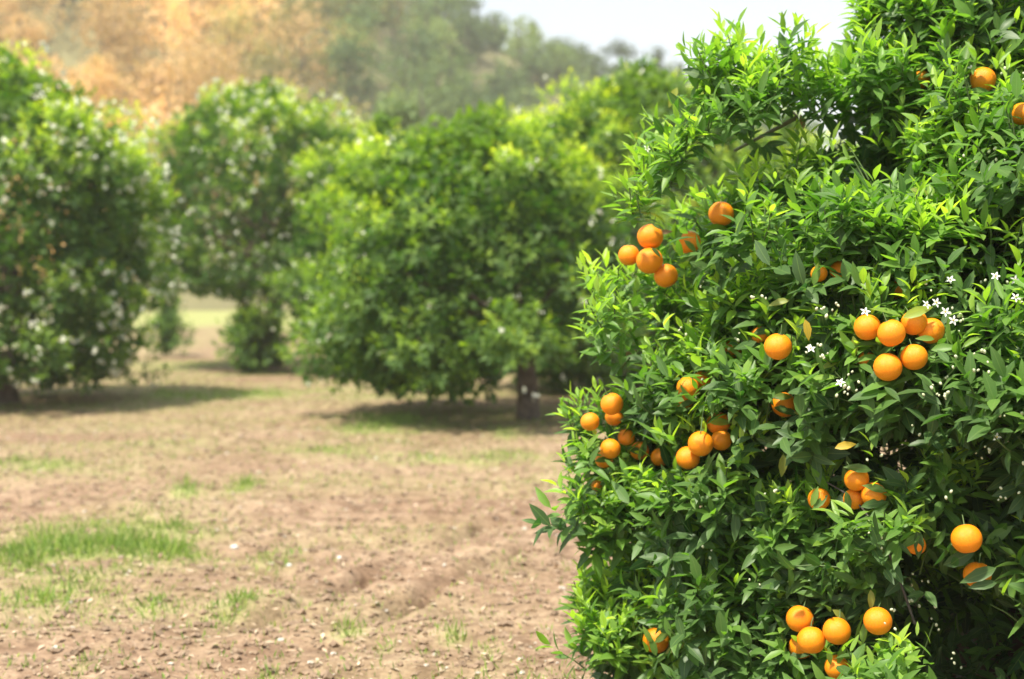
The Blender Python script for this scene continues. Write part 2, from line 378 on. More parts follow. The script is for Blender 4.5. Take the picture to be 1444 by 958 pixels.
# ------------------------------------------------------------------ orchard trees behind
ORCH = "orange trees growing in the orchard behind the near tree"
def orchard_tree(px, d, rpx, ytop, ybot, label, seed, prof=None, nleaf=1.0, blossom=400, young=0.55, trunk=True, ay=1.0, Lm=.105, lump=.22, name="orange_tree", stems=1, zb=0, grp=ORCH, cut=None):
    rg = np.random.default_rng(seed)
    c = at(px, HOR, d); zt = at(px, ytop, d)[2]; zbm = at(px, ybot, d)[2]; R = rpx / F * d
    H = zt - zbm
    if prof is None: prof = [(0, .72), (.08, .9), (.25, 1.0), (.5, .97), (.68, .84), (.82, .64), (.93, .38), (1.0, .06)]
    pr = [(zbm + p * H, q * R) for p, q in prof]
    cp = Canopy(c[0], c[1], pr, 1, ay, seed, lump, 1.3)
    root = empty(name, (c[0], c[1], 0), label, "tree", grp)
    area = 2 * pi * R * H
    ncl = int(area * 1.5); th, z = cp.sample(ncl, rg)
    rc = rg.uniform(.26, .62, ncl) * (.8 + .2 * R / 2); nrm = cp.normal(th, z); cc = cp.surf(th, z) - nrm * (rc * rg.uniform(.5, 1.3, ncl))[:, None]
    ns = int(26 * nleaf); ci = np.repeat(np.arange(ncl), ns)
    dr = norm(rand_unit(len(ci)) + nrm[ci] * .7 + UP * .25)
    B = cc[ci] + dr * (rc[ci] * rg.uniform(.55, 1.0, len(ci)))[:, None]
    D = norm(dr * .7 + UP * .55 + rand_unit(len(ci)) * .35)
    upf = np.clip(dr[:, 2] * .5 + .5, 0, 1) * np.clip((z[ci] - zbm) / H * 1.25, 0.45, 1)
    yg = np.clip(young * (upf * 1.55) + rg.normal(0, .16, len(ci)), 0, 1)
    lv = shoots_to_leaves(B, D, rg.uniform(.10, .22, len(ci)), rg.integers(6, 10, len(ci)), yg, rg, Lm, .40, wmul=1.1)
    nf = int(area * 55 * nleaf); th, z2 = cp.sample(nf, rg); B = cp.surf(th, z2, rg.uniform(.35, 1.0, nf))
    lf = shoots_to_leaves(B, norm(rand_unit(nf) + UP * .3), rg.uniform(.1, .25, nf), rg.integers(6, 10, nf), np.clip(.05 + .55 * ((z2 - zbm) / H - .6), .04, .22), rg, Lm * 1.25, .45, wmul=1.2)
    lv = cat_(lv, lf); zc = .12 if cut is None else np.where((lv['P'][:, 0] > cut[0]) & (lv['P'][:, 0] < cut[1]), cut[2], .12) + .12 * np.sin(lv['P'][:, 0] * 5); lv = sub(lv, lv["P"][:, 2] > zc)
    V, Fc, n_, A = build(lv, leaves_simple)
    tag(link("crown", raw_mesh("crown", V, Fc, n_, M_far, A, smooth=False), root), kind="stuff")
    if blossom:
        j = rg.choice(len(ci), blossom, replace=True)
        cen = cc[ci[j]] + dr[j] * (rc[ci[j]] * 1.08 + .05)[:, None]
        k = 5; P = np.repeat(cen, k, 0) + rand_unit(blossom * k) * .022
        D = norm(rand_unit(len(P)) + UP * .6); n1 = len(P)
        V, Fc, n_, A = leaves_simple(P, D, rand_unit(n1), rg.uniform(.034, .062, n1), rg.uniform(.022, .045, n1), np.full(n1, .2), np.full(n1, .4), np.ones(n1), rg.uniform(0, 1, n1))
        tag(link("blossoms", raw_mesh("blossoms", V, Fc, n_, M_blossom_far), root), kind="stuff")
    if trunk:
        x, y = c[0], c[1]
        for s_ in range(stems):
            ox = (s_ - (stems - 1) / 2) * .22; top = np.array([x + ox * 3, y, zbm + H * .45])
            pts = wiggle((x + ox, y, -.06), top, 9, .04); rad = np.linspace(.12, .055, 9); rad[0] = .17; rad[1] = .135
            tube_obj("trunk", [(pts, rad)], M_bark, root, 9)
            for b in range(6):
                a = rg.uniform(0, 2 * pi); p0 = pts[rg.integers(3, 7)]
                e = np.array([x + cos(a) * R * .75, y + sin(a) * R * .75 * ay, zbm + H * rg.uniform(.25, .85)])
                tube_obj("branch", [(wiggle(p0, e, 7, .08, .08), np.linspace(.05, .012, 7))], M_bark, root, 6)
    return root
orchard_tree(10, 19, 224, 88, 535, "large orange tree covered in white blossom, cut off by the left edge", 21, blossom=1700, young=.78,  # young raised so yellower leaves also stand in for the warm glow
             prof=[(0, .70), (.06, .88), (.25, 1.0), (.5, 1.02), (.68, .92), (.80, .80), (.90, .60), (1.0, .22)])
orchard_tree(370, 27, 176, 126, 414, "tall round orange tree with several dark stems, second from left", 22, blossom=1700, young=.80, stems=3, nleaf=.8,  # leaf yellow pushed up here too, imitating the warm glow
             prof=[(0, .7), (.1, .95), (.3, 1.05), (.55, 1.06), (.72, .97), (.84, .78), (.93, .5), (1, .15)])
orchard_tree(672, 16.9, 252, 172, 545, "broad orange tree with low hanging leaves round one dark trunk, middle of orchard", 23, blossom=160, young=.60, trunk=False, nleaf=1.1, cut=(-.15, 1.6, .72),
             prof=[(0, .72), (.08, .93), (.2, 1.0), (.42, .97), (.62, .94), (.78, .82), (.90, .60), (1, .2)])
mid = [o for o in COL.objects if o.get("label", "").startswith("broad orange")][0]
tx, ty = ground(745, 590)
pts = wiggle((tx, ty - .1, -.05), (tx - .12, ty, 1.5), 9, .03); rad = np.array([.17, .14, .125, .12, .11, .10, .09, .08, .07])
tube_obj("trunk", [(pts, rad)], M_bark, mid, 10)
for e in [(-.6, 1.0), (-1.4, 1.5), (.5, 1.9), (1.2, 1.6), (-.2, 2.5), (-2.0, 1.2), (.2, 2.8)]:
    tube_obj("branch", [(wiggle(pts[5 + int(e[1]) % 3], (tx + e[0], ty + rng.uniform(-1, 1), e[1] + .2), 7, .08, .05), np.linspace(.055, .012, 7))], M_bark, mid, 6)
orchard_tree(538, 25, 165, 172, 500, "orange tree standing behind the middle one, filling the gap to its left", 24, blossom=350, young=.70, nleaf=.7)
orchard_tree(905, 21, 240, 100, 540, "tallest orange tree of the back row, directly behind the left side of the near tree", 25, blossom=260, young=.80, nleaf=.9, ay=.8, prof=[(0, .72), (.08, .9), (.25, 1.0), (.5, 1.0), (.68, .92), (.82, .74), (.93, .48), (1.0, .12)])
orchard_tree(700, 29, 110, 150, 470, "orange tree whose small round top just shows above the broad middle tree", 26, blossom=120, young=.75, nleaf=.6)
orchard_tree(1110, 27, 150, 165, 500, "orange tree almost hidden behind the upper branches of the near tree", 27, blossom=60, young=.7, nleaf=.5)
orchard_tree(352, 25.5, 60, 438, 520, "low leafy bush at the foot of the tall many-stemmed orange tree", 28, blossom=0, young=.35, trunk=False, nleaf=1.3, name="leafy_bush", lump=.30, grp=None, prof=[(0, .8), (.25, 1.0), (.55, .9), (.8, .55), (1, .1)])
orchard_tree(236, 31, 34, 405, 490, "small dark bush in the gap between the two left orange trees", 29, blossom=0, young=.25, trunk=False, nleaf=.8, name="leafy_bush", lump=.1, grp=None)
for nm, px in (("stem", 345), ("stem", 236)):
    pass

# ------------------------------------------------------------------ hill and wood
rx_ = np.array([-200, -120, -75, -40, -20, -6, 2, 10, 18, 28, 45, 90, 200]); rz_ = np.array([46, 44, 40, 36, 31, 26.5, 22.5, 19.6, 18.6, 15, 6, 0, -1])
NH = Noise(41, 40); NH2 = Noise(42, 14)
def hz(x, y):
    x = np.asarray(x, float); y = np.asarray(y, float)
    t = np.clip((y - 82) / 66, 0, 1); s = t * t * (3 - 2 * t) * .55 + t * .45; back = 1 - .3 * np.clip((y - 150) / 80, 0, 1)
    return np.interp(x * 150 / np.maximum(y, 80), rx_, rz_) * s * back * (1 + .07 * NH(x, y)) + .5 * NH2(x, y) * s - .5 * (1 - s) * (y < 100)
hx = np.arange(-170, 120, 3.0); hy = np.arange(78, 240, 3.0); HX, HY = np.meshgrid(hx, hy)
n1, n2 = len(hx), len(hy); ii = (np.arange(n2 - 1)[:, None] * n1 + np.arange(n1 - 1)[None]).ravel()
o = link("hillside", raw_mesh("hillside", np.stack([HX.ravel(), HY.ravel(), hz(HX.ravel(), HY.ravel())], 1), np.stack([ii, ii + 1, ii + n1 + 1, ii + n1], 1).ravel(), 4, M_hill)); tag(o, kind="structure")

def hill_crown(x, y, z0, h, r, seed, nq=420, style="round", leaf=.42, zf=.35):
    rg = np.random.default_rng(seed); ncl = 16
    if style == "round":
        u = rand_unit(ncl) * rg.uniform(.5, 1, (ncl, 1)); cc = np.stack([x + u[:, 0] * r * .75, y + u[:, 1] * r * .75, z0 + h * (zf + (1 - zf) * .5) + u[:, 2] * h * (1 - zf) * .42], 1); rc = rg.uniform(.28, .48, ncl) * r
    elif style == "umbrella":
        a = rg.uniform(0, 2 * pi, ncl); q = np.sqrt(rg.uniform(0, 1, ncl)); cc = np.stack([x + q * r * np.cos(a), y + q * r * np.sin(a), z0 + h * .86 + rg.normal(0, .04, ncl) * h - q * q * h * .08], 1); rc = rg.uniform(.2, .32, ncl) * r
    else:
        t = np.linspace(.3, .98, ncl); a = rg.uniform(0, 2 * pi, ncl); cc = np.stack([x + np.cos(a) * r * (1 - t) * .7, y + np.sin(a) * r * (1 - t) * .7, z0 + h * t], 1); rc = r * (.15 + .55 * (1 - t))
    i = rg.integers(0, ncl, nq); d = norm(rand_unit(nq) + UP * .25); P = cc[i] + d * (rc[i] * rg.uniform(.5, 1.05, nq))[:, None]
    if style == "umbrella": P[:, 2] = cc[i, 2] + (P[:, 2] - cc[i, 2]) * .6
    D = norm(rand_unit(nq) + d * .4); Nn = norm(d + rand_unit(nq) * .6)
    t0 = np.clip(rg.normal(.5, .2), 0.05, .95)
    return dict(P=P, D=D, N=Nn, L=leaf * rg.uniform(.6, 1.5, nq), W=leaf * .6 * rg.uniform(.6, 1.4, nq), bend=rg.uniform(0, .4, nq), fold=rg.uniform(0, .6, nq),
                young=np.clip(t0 * .9 + rg.normal(0, .16, nq), 0, 1), tint=np.clip(t0 + rg.normal(0, .15, nq), 0, 1), shoot=i)
rgw = np.random.default_rng(5); kinds = [None, None, None]; wt = []
for y in np.arange(84, 168, 3.9):
    for x in np.concatenate([np.arange(-78, 0, 4.4), np.arange(0, 40, 3.4)]):
        xx = x + rgw.uniform(-2, 2); yy = y + rgw.uniform(-2, 2); px, py, _ = project((xx, yy, 10.0))
        if px < -160 or px > 1330: continue
        if 180 < px < 330 and yy < 90: continue
        h = rgw.uniform(5.5, 9.5) * (1 if px < 640 else .58); z0 = float(hz(xx, yy)); r = h * rgw.uniform(.34, .50)
        if px > 1120 and z0 > 2 and False: continue
        lv = hill_crown(xx, yy, z0 - .5, h, r, int(rgw.integers(1e6)), int(560 * (1.25 if yy < 120 else .9)), "round", .42, .08)
        u_ = np.clip((620 - px) / 420, 0, 1) + rgw.normal(0, .16); q_ = 2 if u_ > .68 else (1 if u_ > .28 else 0)  # leaf colour graded warmer leftward to imitate the flare glow
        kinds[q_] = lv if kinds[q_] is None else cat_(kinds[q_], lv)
        wt.append((wiggle((xx, yy, z0 - .6), (xx + rgw.uniform(-.5, .5), yy, z0 + h * .8), 5, .04), np.linspace(.20, .06, 5)))
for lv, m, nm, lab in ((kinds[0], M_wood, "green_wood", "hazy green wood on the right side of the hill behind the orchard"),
                       (kinds[1], M_wood_part_flare, "part_flare_tinted_wood", "wood on the middle of the hill, warm flare glow partly painted into its leaves"),
                       (kinds[2], M_wood_flare, "flare_tinted_wood", "wood on the left of the hill, warm flare glow painted into its leaves")):  # painted glow is strongest in this part of the wood
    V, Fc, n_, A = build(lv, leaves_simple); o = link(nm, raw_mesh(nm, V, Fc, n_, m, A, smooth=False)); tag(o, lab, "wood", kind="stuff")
o = tube_obj("wood_trunks", wt, M_bark, None, 4); o.location = (0, 0, 0); tag(o, "thin grey trunks inside the wood on the hill", "trunks", kind="stuff")

def hill_tree(px, pytop, d, h, rpx, style, mat, label, seed, nq=900, name="tree", zf=.3):
    p = at(px, pytop, d); z0 = p[2] - h; r = rpx / F * d
    root = empty(name, (p[0], d, z0), label, "tree")
    zg = min(z0, float(hz(p[0], d)))
    V, Fc, n_, A = build(hill_crown(p[0], d, z0, h, r, seed, nq, style, .34, zf), leaves_simple)
    link("crown", raw_mesh("crown", V, Fc, n_, mat, A, smooth=False), root)
    tube_obj("trunk", [(wiggle((p[0], d, zg - .4), (p[0], d, z0 + h * .85), 6, .04), np.linspace(.22, .07, 6))], M_bark, root, 6)
hill_tree(880, 56, 150, 8.0, 50, "umbrella", M_pine, "dark flat-topped pine standing clear on the skyline of the hill", 61, 700, "pine_tree")
hill_tree(752, 30, 150, 8, 18, "cone", M_pine, "narrow dark pointed tree on the highest part of the bare skyline", 62, 500, "pine_tree")
hill_tree(790, 48, 148, 6, 30, "round", M_wood, "rounded green tree on the skyline between the pointed tree and the flat-topped pine", 63, 600)
hill_tree(928, 78, 148, 5, 22, "cone", M_pine, "short dark pointed tree just right of the flat-topped pine", 64, 450, "pine_tree")
hill_tree(960, 90, 148, 4.6, 11, "cone", M_pine, "smallest pointed tree, last on the skyline before the near orange tree", 65, 300, "pine_tree")
hill_tree(648, -14, 152, 8, 34, "umbrella", M_pine, "dark tree at the top of the frame where the hill meets the sky", 66, 700, "pine_tree")
hill_tree(836, 80, 148, 5, 26, "round", M_wood, "low rounded tree beside the left side of the flat-topped pine", 67, 500)
hill_tree(564, 132, 60, 5.0, 46, "round", M_wood, "pale green round tree standing alone between the orchard and the hill", 68, 1200, zf=.2)
hill_tree(700, 10, 151, 7, 28, "round", M_wood, "leafy tree on the skyline beside the dark tree at the top of the frame", 69, 600)
hill_tree(130, 60, 95, 9, 62, "round", M_wood_flare, "large tree tinted by painted flare glow on the hill above the dip between the two left orange trees", 70, 1500, zf=.25)  # this and the next tree carry the flare glow in their leaf colour
hill_tree(300, 40, 100, 10, 70, "round", M_wood_flare, "large tree with warm flare glow painted into its leaves, on the hill above the second orange tree", 71, 1700, zf=.25)
hill_tree(620, 78, 110, 9, 70, "round", M_wood, "broad olive green tree halfway up the hill above the middle of the orchard", 72, 1500, zf=.2)

# ------------------------------------------------------------------ near orange tree
TC = (1.93, 5.35)
prof = [(.08, 1.36), (.25, 1.43), (.5, 1.43), (.8, 1.43), (1.1, 1.41), (1.5, 1.34), (1.8, 1.16), (2.07, .96), (2.25, .75), (2.42, .48), (2.66, .27), (2.85, .32), (3.0, .2), (3.1, .05)]
AY = .86
cp = Canopy(TC[0], TC[1], prof, 1.0, AY, 77, .11, .75)
tree = empty("orange_tree", (TC[0], TC[1], 0), "sharply seen orange tree full of ripe oranges filling the right half of the photo", "tree")
rg = np.random.default_rng(101)
def first_hit(px, py):
    d = ray(px, py); o_ = np.array([0, 0, CAMZ]); best = None
    for Y in np.arange(3.2, 6.6, .01):
        p = o_ + d * (Y / d[1]); r = np.interp(p[2], cp.z, cp.r) + cp.lump * float(cp.N(p[0], p[1], p[2]))
        q = sqrt(((p[0] - TC[0])) ** 2 + ((p[1] - TC[1]) / AY) ** 2)
        if q < r: return Y
        if best is None or q - r < best[0]: best = (q - r, Y)
    return best[1]
# --- oranges: px, py, diameter px, depth offset, how much stands clear of leaves (0..1), label
OR = [
 (917, 334, 37, -.05, 1, "upper orange of the tight cluster of five at the left edge of the tree"),
 (887, 360, 30, .00, .8, "leftmost orange of the tight cluster of five, half tucked behind its neighbours"),
 (916, 368, 38, -.07, 1, "middle orange of the tight left cluster, touching the one above it"),
 (939, 389, 34, -.05, 1, "lowest orange of the tight left cluster of five"),
 (971, 342, 34, -.03, .6, "right orange of the left cluster, crossed by a narrow green leaf"),
 (1017, 302, 36, -.05, .9, "single orange hanging above and right of the tight left cluster"),
 (1386, 113, 36, -.05, .9, "single orange among white buds near the top right corner"),
 (1441, 161, 32, -.04, .8, "orange cut off by the right edge near the top"),
 (1299, 112, 26, 0.02, 0.6, "small patch of orange showing through leaves left of the top right orange"),
 (1097, 489, 39, -.08, 1, "single bright orange in the middle of the tree, clear of all leaves"),
 (1034, 492, 26, 0.08, 0.5, "shaded orange deep in the leaves left of the single bright middle orange"),
 (1071, 472, 24, 0.08, 0.45, "sliver of orange just up and left of the single bright middle orange"),
 (1223, 462, 38, -.04, 1, "upper left orange of the big bunch of seven on the right"),
 (1257, 470, 39, -.09, 1, "central orange of the big right bunch, in front of the others"),
 (1289, 455, 37, -.05, .9, "upper orange of the big right bunch, under an overhanging leaf"),
 (1313, 467, 37, -.01, .8, "rightmost orange of the big right bunch, beside white blossom"),
 (1252, 518, 40, -.07, 1, "lowest orange of the big right bunch"),
 (1289, 504, 38, -.05, 1, "lower right orange of the big right bunch"),
 (1223, 508, 26, .05, .4, "small hidden orange at the lower left of the big right bunch"),
 (1155, 386, 24, 0.0, 0.7, "slim patch of orange above and left of the big right bunch"),
 (1183, 381, 26, 0.06, 0.5, "shaded orange under bright shoots above the big right bunch"),
 (1262, 408, 28, 0.1, 0.4, "orange hidden in shade right above the big right bunch"),
 (1106, 571, 36, 0.04, 0.9, "dull shaded orange below the single bright middle orange"),
 (863, 570, 32, -.06, 1, "round orange at the far left edge of the tree, above a second one behind it"),
 (832, 595, 27, -.05, 1, "leftmost orange on the whole tree, standing out at its edge"),
 (866, 588, 26, .04, .4, "orange showing below and behind the round one at the far left edge"),
 (861, 633, 29, -.05, 1, "largest orange of the ragged row low on the left edge"),
 (883, 617, 24, -.01, .7, "small pale orange touching the upper right of its larger neighbour low on the left edge"),
 (852, 648, 26, 0.03, 0.6, "orange half hidden under the ragged row low on the left edge"),
 (902, 636, 27, 0.03, 0.65, "leaf-covered orange in the middle of the ragged row low on the left"),
 (931, 645, 27, 0.0, 0.92, "reddish orange at the right end of the ragged row low on the left"),
 (970, 547, 32, -.03, .9, "upper orange of the hanging group left of the tree's middle"),
 (990, 537, 28, .05, .5, "reddish orange behind the upper one of the hanging group"),
 (964, 564, 28, .02, .5, "orange peeping out below the upper one of the hanging group"),
 (1013, 597, 33, .03, 0.85, "orange crossed by a long pale leaf just above the two joined oranges"),
 (1017, 621, 30, 0.03, 0.85, "shaded orange behind the right of the two joined oranges"),
 (988, 626, 36, -.06, 1, "upper of two joined oranges in the lower left middle of the tree"),
 (970, 646, 34, -.04, 1, "lower of two joined oranges in the lower left middle of the tree"),
 (842, 685, 16, .04, .6, "tiny orange spot at the left edge below all the other oranges there"),
 (1208, 676, 35, .00, .9, "dark orange over the row half hidden in leaves, right of centre"),
 (1155, 704, 32, .03, .55, "left orange of the half hidden row, striped by thin leaves"),
 (1204, 704, 30, .05, 0.7, "middle orange of the half hidden row, directly under the dark one"),
 (1232, 698, 36, .02, 0.75, "right orange of the half hidden row, wedged between two leaves"),
 (1363, 760, 43, -.07, 1, "large clear orange low near the right edge with a pitted skin"),
 (1378, 811, 39, .00, .6, "orange crossed by a dark leaf below the large clear one near the right edge"),
 (1292, 769, 28, 0.03, 0.6, "orange showing in small bits left of the large clear one near the right edge"),
 (1128, 873, 39, -.05, 1, "top left orange of the bottom bunch"),
 (1180, 890, 40, -.07, 1, "right orange of the bottom bunch, touching the middle one"),
 (1144, 903, 40, -.09, 1, "middle orange of the bottom bunch, in front of the others"),
 (1130, 912, 36, .02, .6, "shaded orange tucked behind the lower left of the bottom bunch"),
 (1180, 941, 35, -.02, .7, "lowest orange on the tree, under the tip of a hanging leaf"),
 (1238, 876, 40, -.06, 1, "single orange to the right of the bottom bunch, above tiny buds"),
 (925, 903, 38, -0.12, 0.97, "orange half wrapped in leaves near the lower left corner of the tree"),
]
oc = []
for (px, py, dm, off, clear, lab) in OR:
    Y = first_hit(px, py); Y = min(Y + off, 5.15 + off); Y = max(3.72, Y)
    c = at(px, py, Y); oc.append((c, dm / 2 / F * Y, clear, px, py, dm / 2))
# --- clumps of shoots
ncl = 330; th, z = cp.sample(ncl, rg)
front = np.cos(th) > -.25
keep = front | (rg.uniform(size=ncl) < .6); th, z = th[keep], z[keep]; ncl = len(th)
# hollow, shaded recess low on the right, and the notch in the left outline
cs = cp.surf(th, z); qx, qy, _ = project(cs)
rc = rg.uniform(.15, .30, ncl); nrm = cp.normal(th, z)
inward = rg.uniform(.3, 1.6, ncl)
hol = (qx > 1265) & (qx < 1420) & (qy > 770) & (np.cos(th) > 0); inward[hol] += 3.2
notch = (qx < 850) & (qy > 795) & (qy < 845); inward[notch] += 1.0
cc = cs - nrm * (rc * inward)[:, None]
# extra sprays that stand out of the outline, as in the photograph
sprays = [(1018, 118, .05), (1045, 122, .06), (1098, 135, .07), (1040, 104, .04), (1165, 140, .07), (1112, 96, .025), (1235, 55, .08), (1270, 25, .09), (1080, 155, .08), (935, 245, .07), (925, 275, .07), (955, 262, .10), (905, 325, .07),
          (868, 440, .10), (862, 480, .10), (870, 515, .10), (850, 620, .10), (848, 665, .10), (845, 740, .11), (850, 770, .10), (890, 770, .12), (842, 885, .12), (845, 935, .13), (885, 870, .12), (905, 925, .14), (870, 950, .13), (950, 940, .14), (880, 905, .12),
          (985, 215, .09), (1010, 170, .08), (1090, 160, .14), (1055, 180, .12), (1025, 165, .09), (1125, 170, .14), (1070, 200, .12), (1350, 20, .2), (1420, 10, .2), (1290, 30, .2), (1310, 70, .13), (1345, 55, .14), (1400, 60, .15), (1435, 30, .15), (1265, 70, .10), (1240, 100, .10), (1380, 170, .12)]
sp = []
for (px, py, r) in sprays:
    Y = 5.2 + rg.uniform(-.25, .15) if px < 1150 else first_hit(px, py)
    sp.append((at(px, py, Y), r))
cc = np.concatenate([cc, np.array([s[0] for s in sp])]); rc = np.concatenate([rc, np.array([s[1] for s in sp])])
nrm = np.concatenate([nrm, np.tile(norm(np.array([-.5, -.6, .6])), (len(sp), 1))]); fr = np.concatenate([np.cos(th) > -.25, np.ones(len(sp), bool)])
cy_ = np.concatenate([rg.uniform(.45, 1.12, ncl), np.full(len(sp), .85)])     # how many fresh shoots a clump carries
per = np.where(fr, (rc / .22) ** 2 * 30, (rc / .22) ** 2 * 18).astype(int) + 6
ci = np.repeat(np.arange(len(cc)), per)
dr = norm(rand_unit(len(ci)) + nrm[ci] * .75 + UP * .35)
B = cc[ci] + dr * (rc[ci] * rg.uniform(.45, 1.0, len(ci)))[:, None]
D = norm(dr * .75 + UP * .75 + rand_unit(len(ci)) * .35)
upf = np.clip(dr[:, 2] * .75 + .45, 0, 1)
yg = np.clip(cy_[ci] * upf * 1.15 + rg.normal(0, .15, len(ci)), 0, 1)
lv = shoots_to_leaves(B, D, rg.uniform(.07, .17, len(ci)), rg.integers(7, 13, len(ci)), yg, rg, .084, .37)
stems = [(B[i], B[i] + D[i] * .13) for i in rg.choice(len(ci), 2600, replace=False)]
nf = 5200; th2, z2 = cp.sample(nf, rg); Bf = cp.surf(th2, z2, rg.uniform(.16, .75, nf))
k = (np.cos(th2) > -.3) | (rg.uniform(size=nf) < .45)
x2, y2, _ = project(Bf); k &= ~((x2 > 1275) & (x2 < 1415) & (y2 > 785) & (np.cos(th2) > 0) & (Bf[:, 1] < 4.95))
Bf = Bf[k]; nf = len(Bf)
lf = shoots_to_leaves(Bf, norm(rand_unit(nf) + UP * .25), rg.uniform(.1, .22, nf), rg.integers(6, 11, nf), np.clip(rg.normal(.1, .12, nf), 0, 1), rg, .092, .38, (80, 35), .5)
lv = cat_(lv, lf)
# keep the ground free and keep leaves off the fruit: nothing grows through an orange or over its open side
mask = lv["P"][:, 2] > .06
for (px, py, dY, ex, ey, ez) in [(1345, 880, .18, .20, .50, .19), (1300, 800, .10, .09, .3, .08), (1375, 340, .05, .13, .25, .08), (1235, 232, .05, .12, .3, .09), (1050, 560, .05, .09, .25, .07), (1095, 650, .05, .09, .25, .08), (1250, 640, .1, .1, .25, .07), (1180, 425, .05, .09, .2, .05), (960, 415, .05, .06, .2, .05), (1420, 900, .15, .08, .3, .1)]:
    hc = at(px, py, first_hit(px, py) + dY); q = ((lv["P"] + lv["D"] * (lv["L"] * .5)[:, None] - hc) / np.array([ex, ey, ez])); mask &= (q ** 2).sum(1) > rg.uniform(.65, 1.15, len(mask))
mid_ = lv["P"] + lv["D"] * (lv["L"] * .5)[:, None]; tip = lv["P"] + lv["D"] * (lv["L"] * .95)[:, None]; qtr = lv["P"] + lv["D"] * (lv["L"] * .25)[:, None]; q3 = lv["P"] + lv["D"] * (lv["L"] * .75)[:, None]
rr_ = np.random.default_rng(9).uniform(size=len(mask))
for (c, r, clear, px, py, rp) in oc:
    near_ = np.linalg.norm(mid_ - c, axis=1) < .55
    ix = np.where(near_)[0]
    ab = norm(np.array([0, 0, CAMZ]) - c)
    for Q in (lv["P"], qtr, mid_, q3, tip):
        q = Q[ix] - c; t = q @ ab; dd = np.linalg.norm(q - np.clip(t, 0, .5)[:, None] * ab, axis=1)
        inside = np.linalg.norm(q, axis=1) < r * 1.04
        if clear >= .9:      # fruit ripening in full sun: nothing close above it
            ts = q @ np.array(sdir); ds = np.linalg.norm(q - np.clip(ts, 0, .6)[:, None] * np.array(sdir), axis=1); inside |= (ds < r * 1.05) & (ts > 0) & (rr_[ix] < .93)
        cover = (dd < r * 1.03) & (t > 0)
        if clear < 1: cover &= (rr_[ix] < clear ** .6)
        mask[ix[inside | cover]] = False
lv = sub(lv, mask)
for (px, py) in [(1110, 172), (1098, 180), (1085, 187), (1072, 194), (1058, 200), (1045, 207), (1035, 213)]:      # gap round the grey branch
    Y = first_hit(px, py); x_, y_, z_ = project(lv['P'] + lv['D'] * (lv['L'] * .5)[:, None]); lv = sub(lv, ~((np.hypot(x_ - px, y_ - py) < 13) & (z_ < Y + .02) & (rg.uniform(size=len(x_)) < .85)))
print("near leaves", len(lv["P"]))
# --- which leaves show largest: coarse depth buffer
samp = [lv["P"] + lv["D"] * (lv["L"] * f_)[:, None] for f_ in (.2, .35, .5, .65, .8)]
cell = 7.0; W_, H_ = 210, 140
buf = np.full(W_ * H_, 1e9); own = np.full(W_ * H_, -1); info = []
for Q in samp:
    x, y, zf = project(Q); gx1 = (x / cell).astype(int); gy1 = (y / cell).astype(int); ok = (gx1 >= 0) & (gx1 < W_) & (gy1 >= 0) & (gy1 < H_) & (x < 1444) & (y < 958)
    info.append((gx1 + gy1 * W_, zf, ok))
for cidx, zf, ok in info: np.minimum.at(buf, cidx[ok], zf[ok])
score = np.zeros(len(lv["P"]))
for cidx, zf, ok in info:
    s_ = np.zeros(len(zf)); s_[ok] = (zf[ok] < buf[cidx[ok]] + .015); score += s_
facing = np.abs((lv["N"] * norm(np.array([0, 0, CAMZ]) - lv["P"])).sum(-1))
area = lv["L"] * lv["W"] * (.15 + facing) / (lv["P"][:, 1] ** 2) * score
top = np.argsort(-area)[:238]; sel = np.zeros(len(area), bool); sel[top] = True
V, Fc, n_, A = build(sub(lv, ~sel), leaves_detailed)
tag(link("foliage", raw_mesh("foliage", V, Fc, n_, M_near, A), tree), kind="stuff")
big = sub(lv, sel)
for i in range(len(big["P"])):
    one = {k: v[i:i + 1] for k, v in big.items()}; p = one["P"][0].copy(); one["P"] = np.zeros((1, 3))
    V, Fc, n_, A = build(one, leaves_detailed)
    link("leaf", raw_mesh("leaf", V, Fc, n_, M_near, A), tree, Vector(p) - tree.location)
def odd_leaf(px, py, dirv, L, W, mat, label, off=-.12, bend=.4, nrm_=(0, -.8, .5), name="leaf"):
    Y = first_hit(px, py) + off; p = at(px, py, Y); dv = norm(np.array(dirv, float)); P = (p - dv * L / 2)
    one = dict(P=np.zeros((1, 3)), D=dv[None], N=np.array([nrm_], float), L=np.array([L]), W=np.array([W]), bend=np.array([bend]), fold=np.array([.35]), young=np.array([.5]), tint=np.array([.5]))
    V, Fc, n_, A = build(one, leaves_detailed); o = link(name, raw_mesh(name, V, Fc, n_, mat, A), tree, Vector(P) - tree.location)
    o["label"] = label; return o
odd_leaf(1139, 466, (.25, -.1, -1), .070, .026, M_yellow, "yellow leaf hanging right of the single bright middle orange")
odd_leaf(1193, 628, (1, -.1, .3), .072, .028, M_yellow, "bright yellow leaf held level above the half hidden row of oranges")
odd_leaf(884, 498, (-1, .1, -.35), .075, .028, M_dry, "dry brown leaf curled at the left edge of the tree", .0)
odd_leaf(1132, 172, (.3, -.1, -1), .06, .024, M_dry, "brown leaf near the grey branch", -.08)
odd_leaf(1262, 103, (.2, 0, -1), .05, .02, M_dry, "small withered leaf in the upper part of the tree", -.08)
odd_leaf(1073, 148, (1, 0, .1), .05, .02, M_dry, "reddish withered leaf on the upper left spray", -.05)
odd_leaf(938, 327, (1, -.1, .25), .06, .022, M_dry, "shrivelled brown leaf over the tight left cluster", -.16)
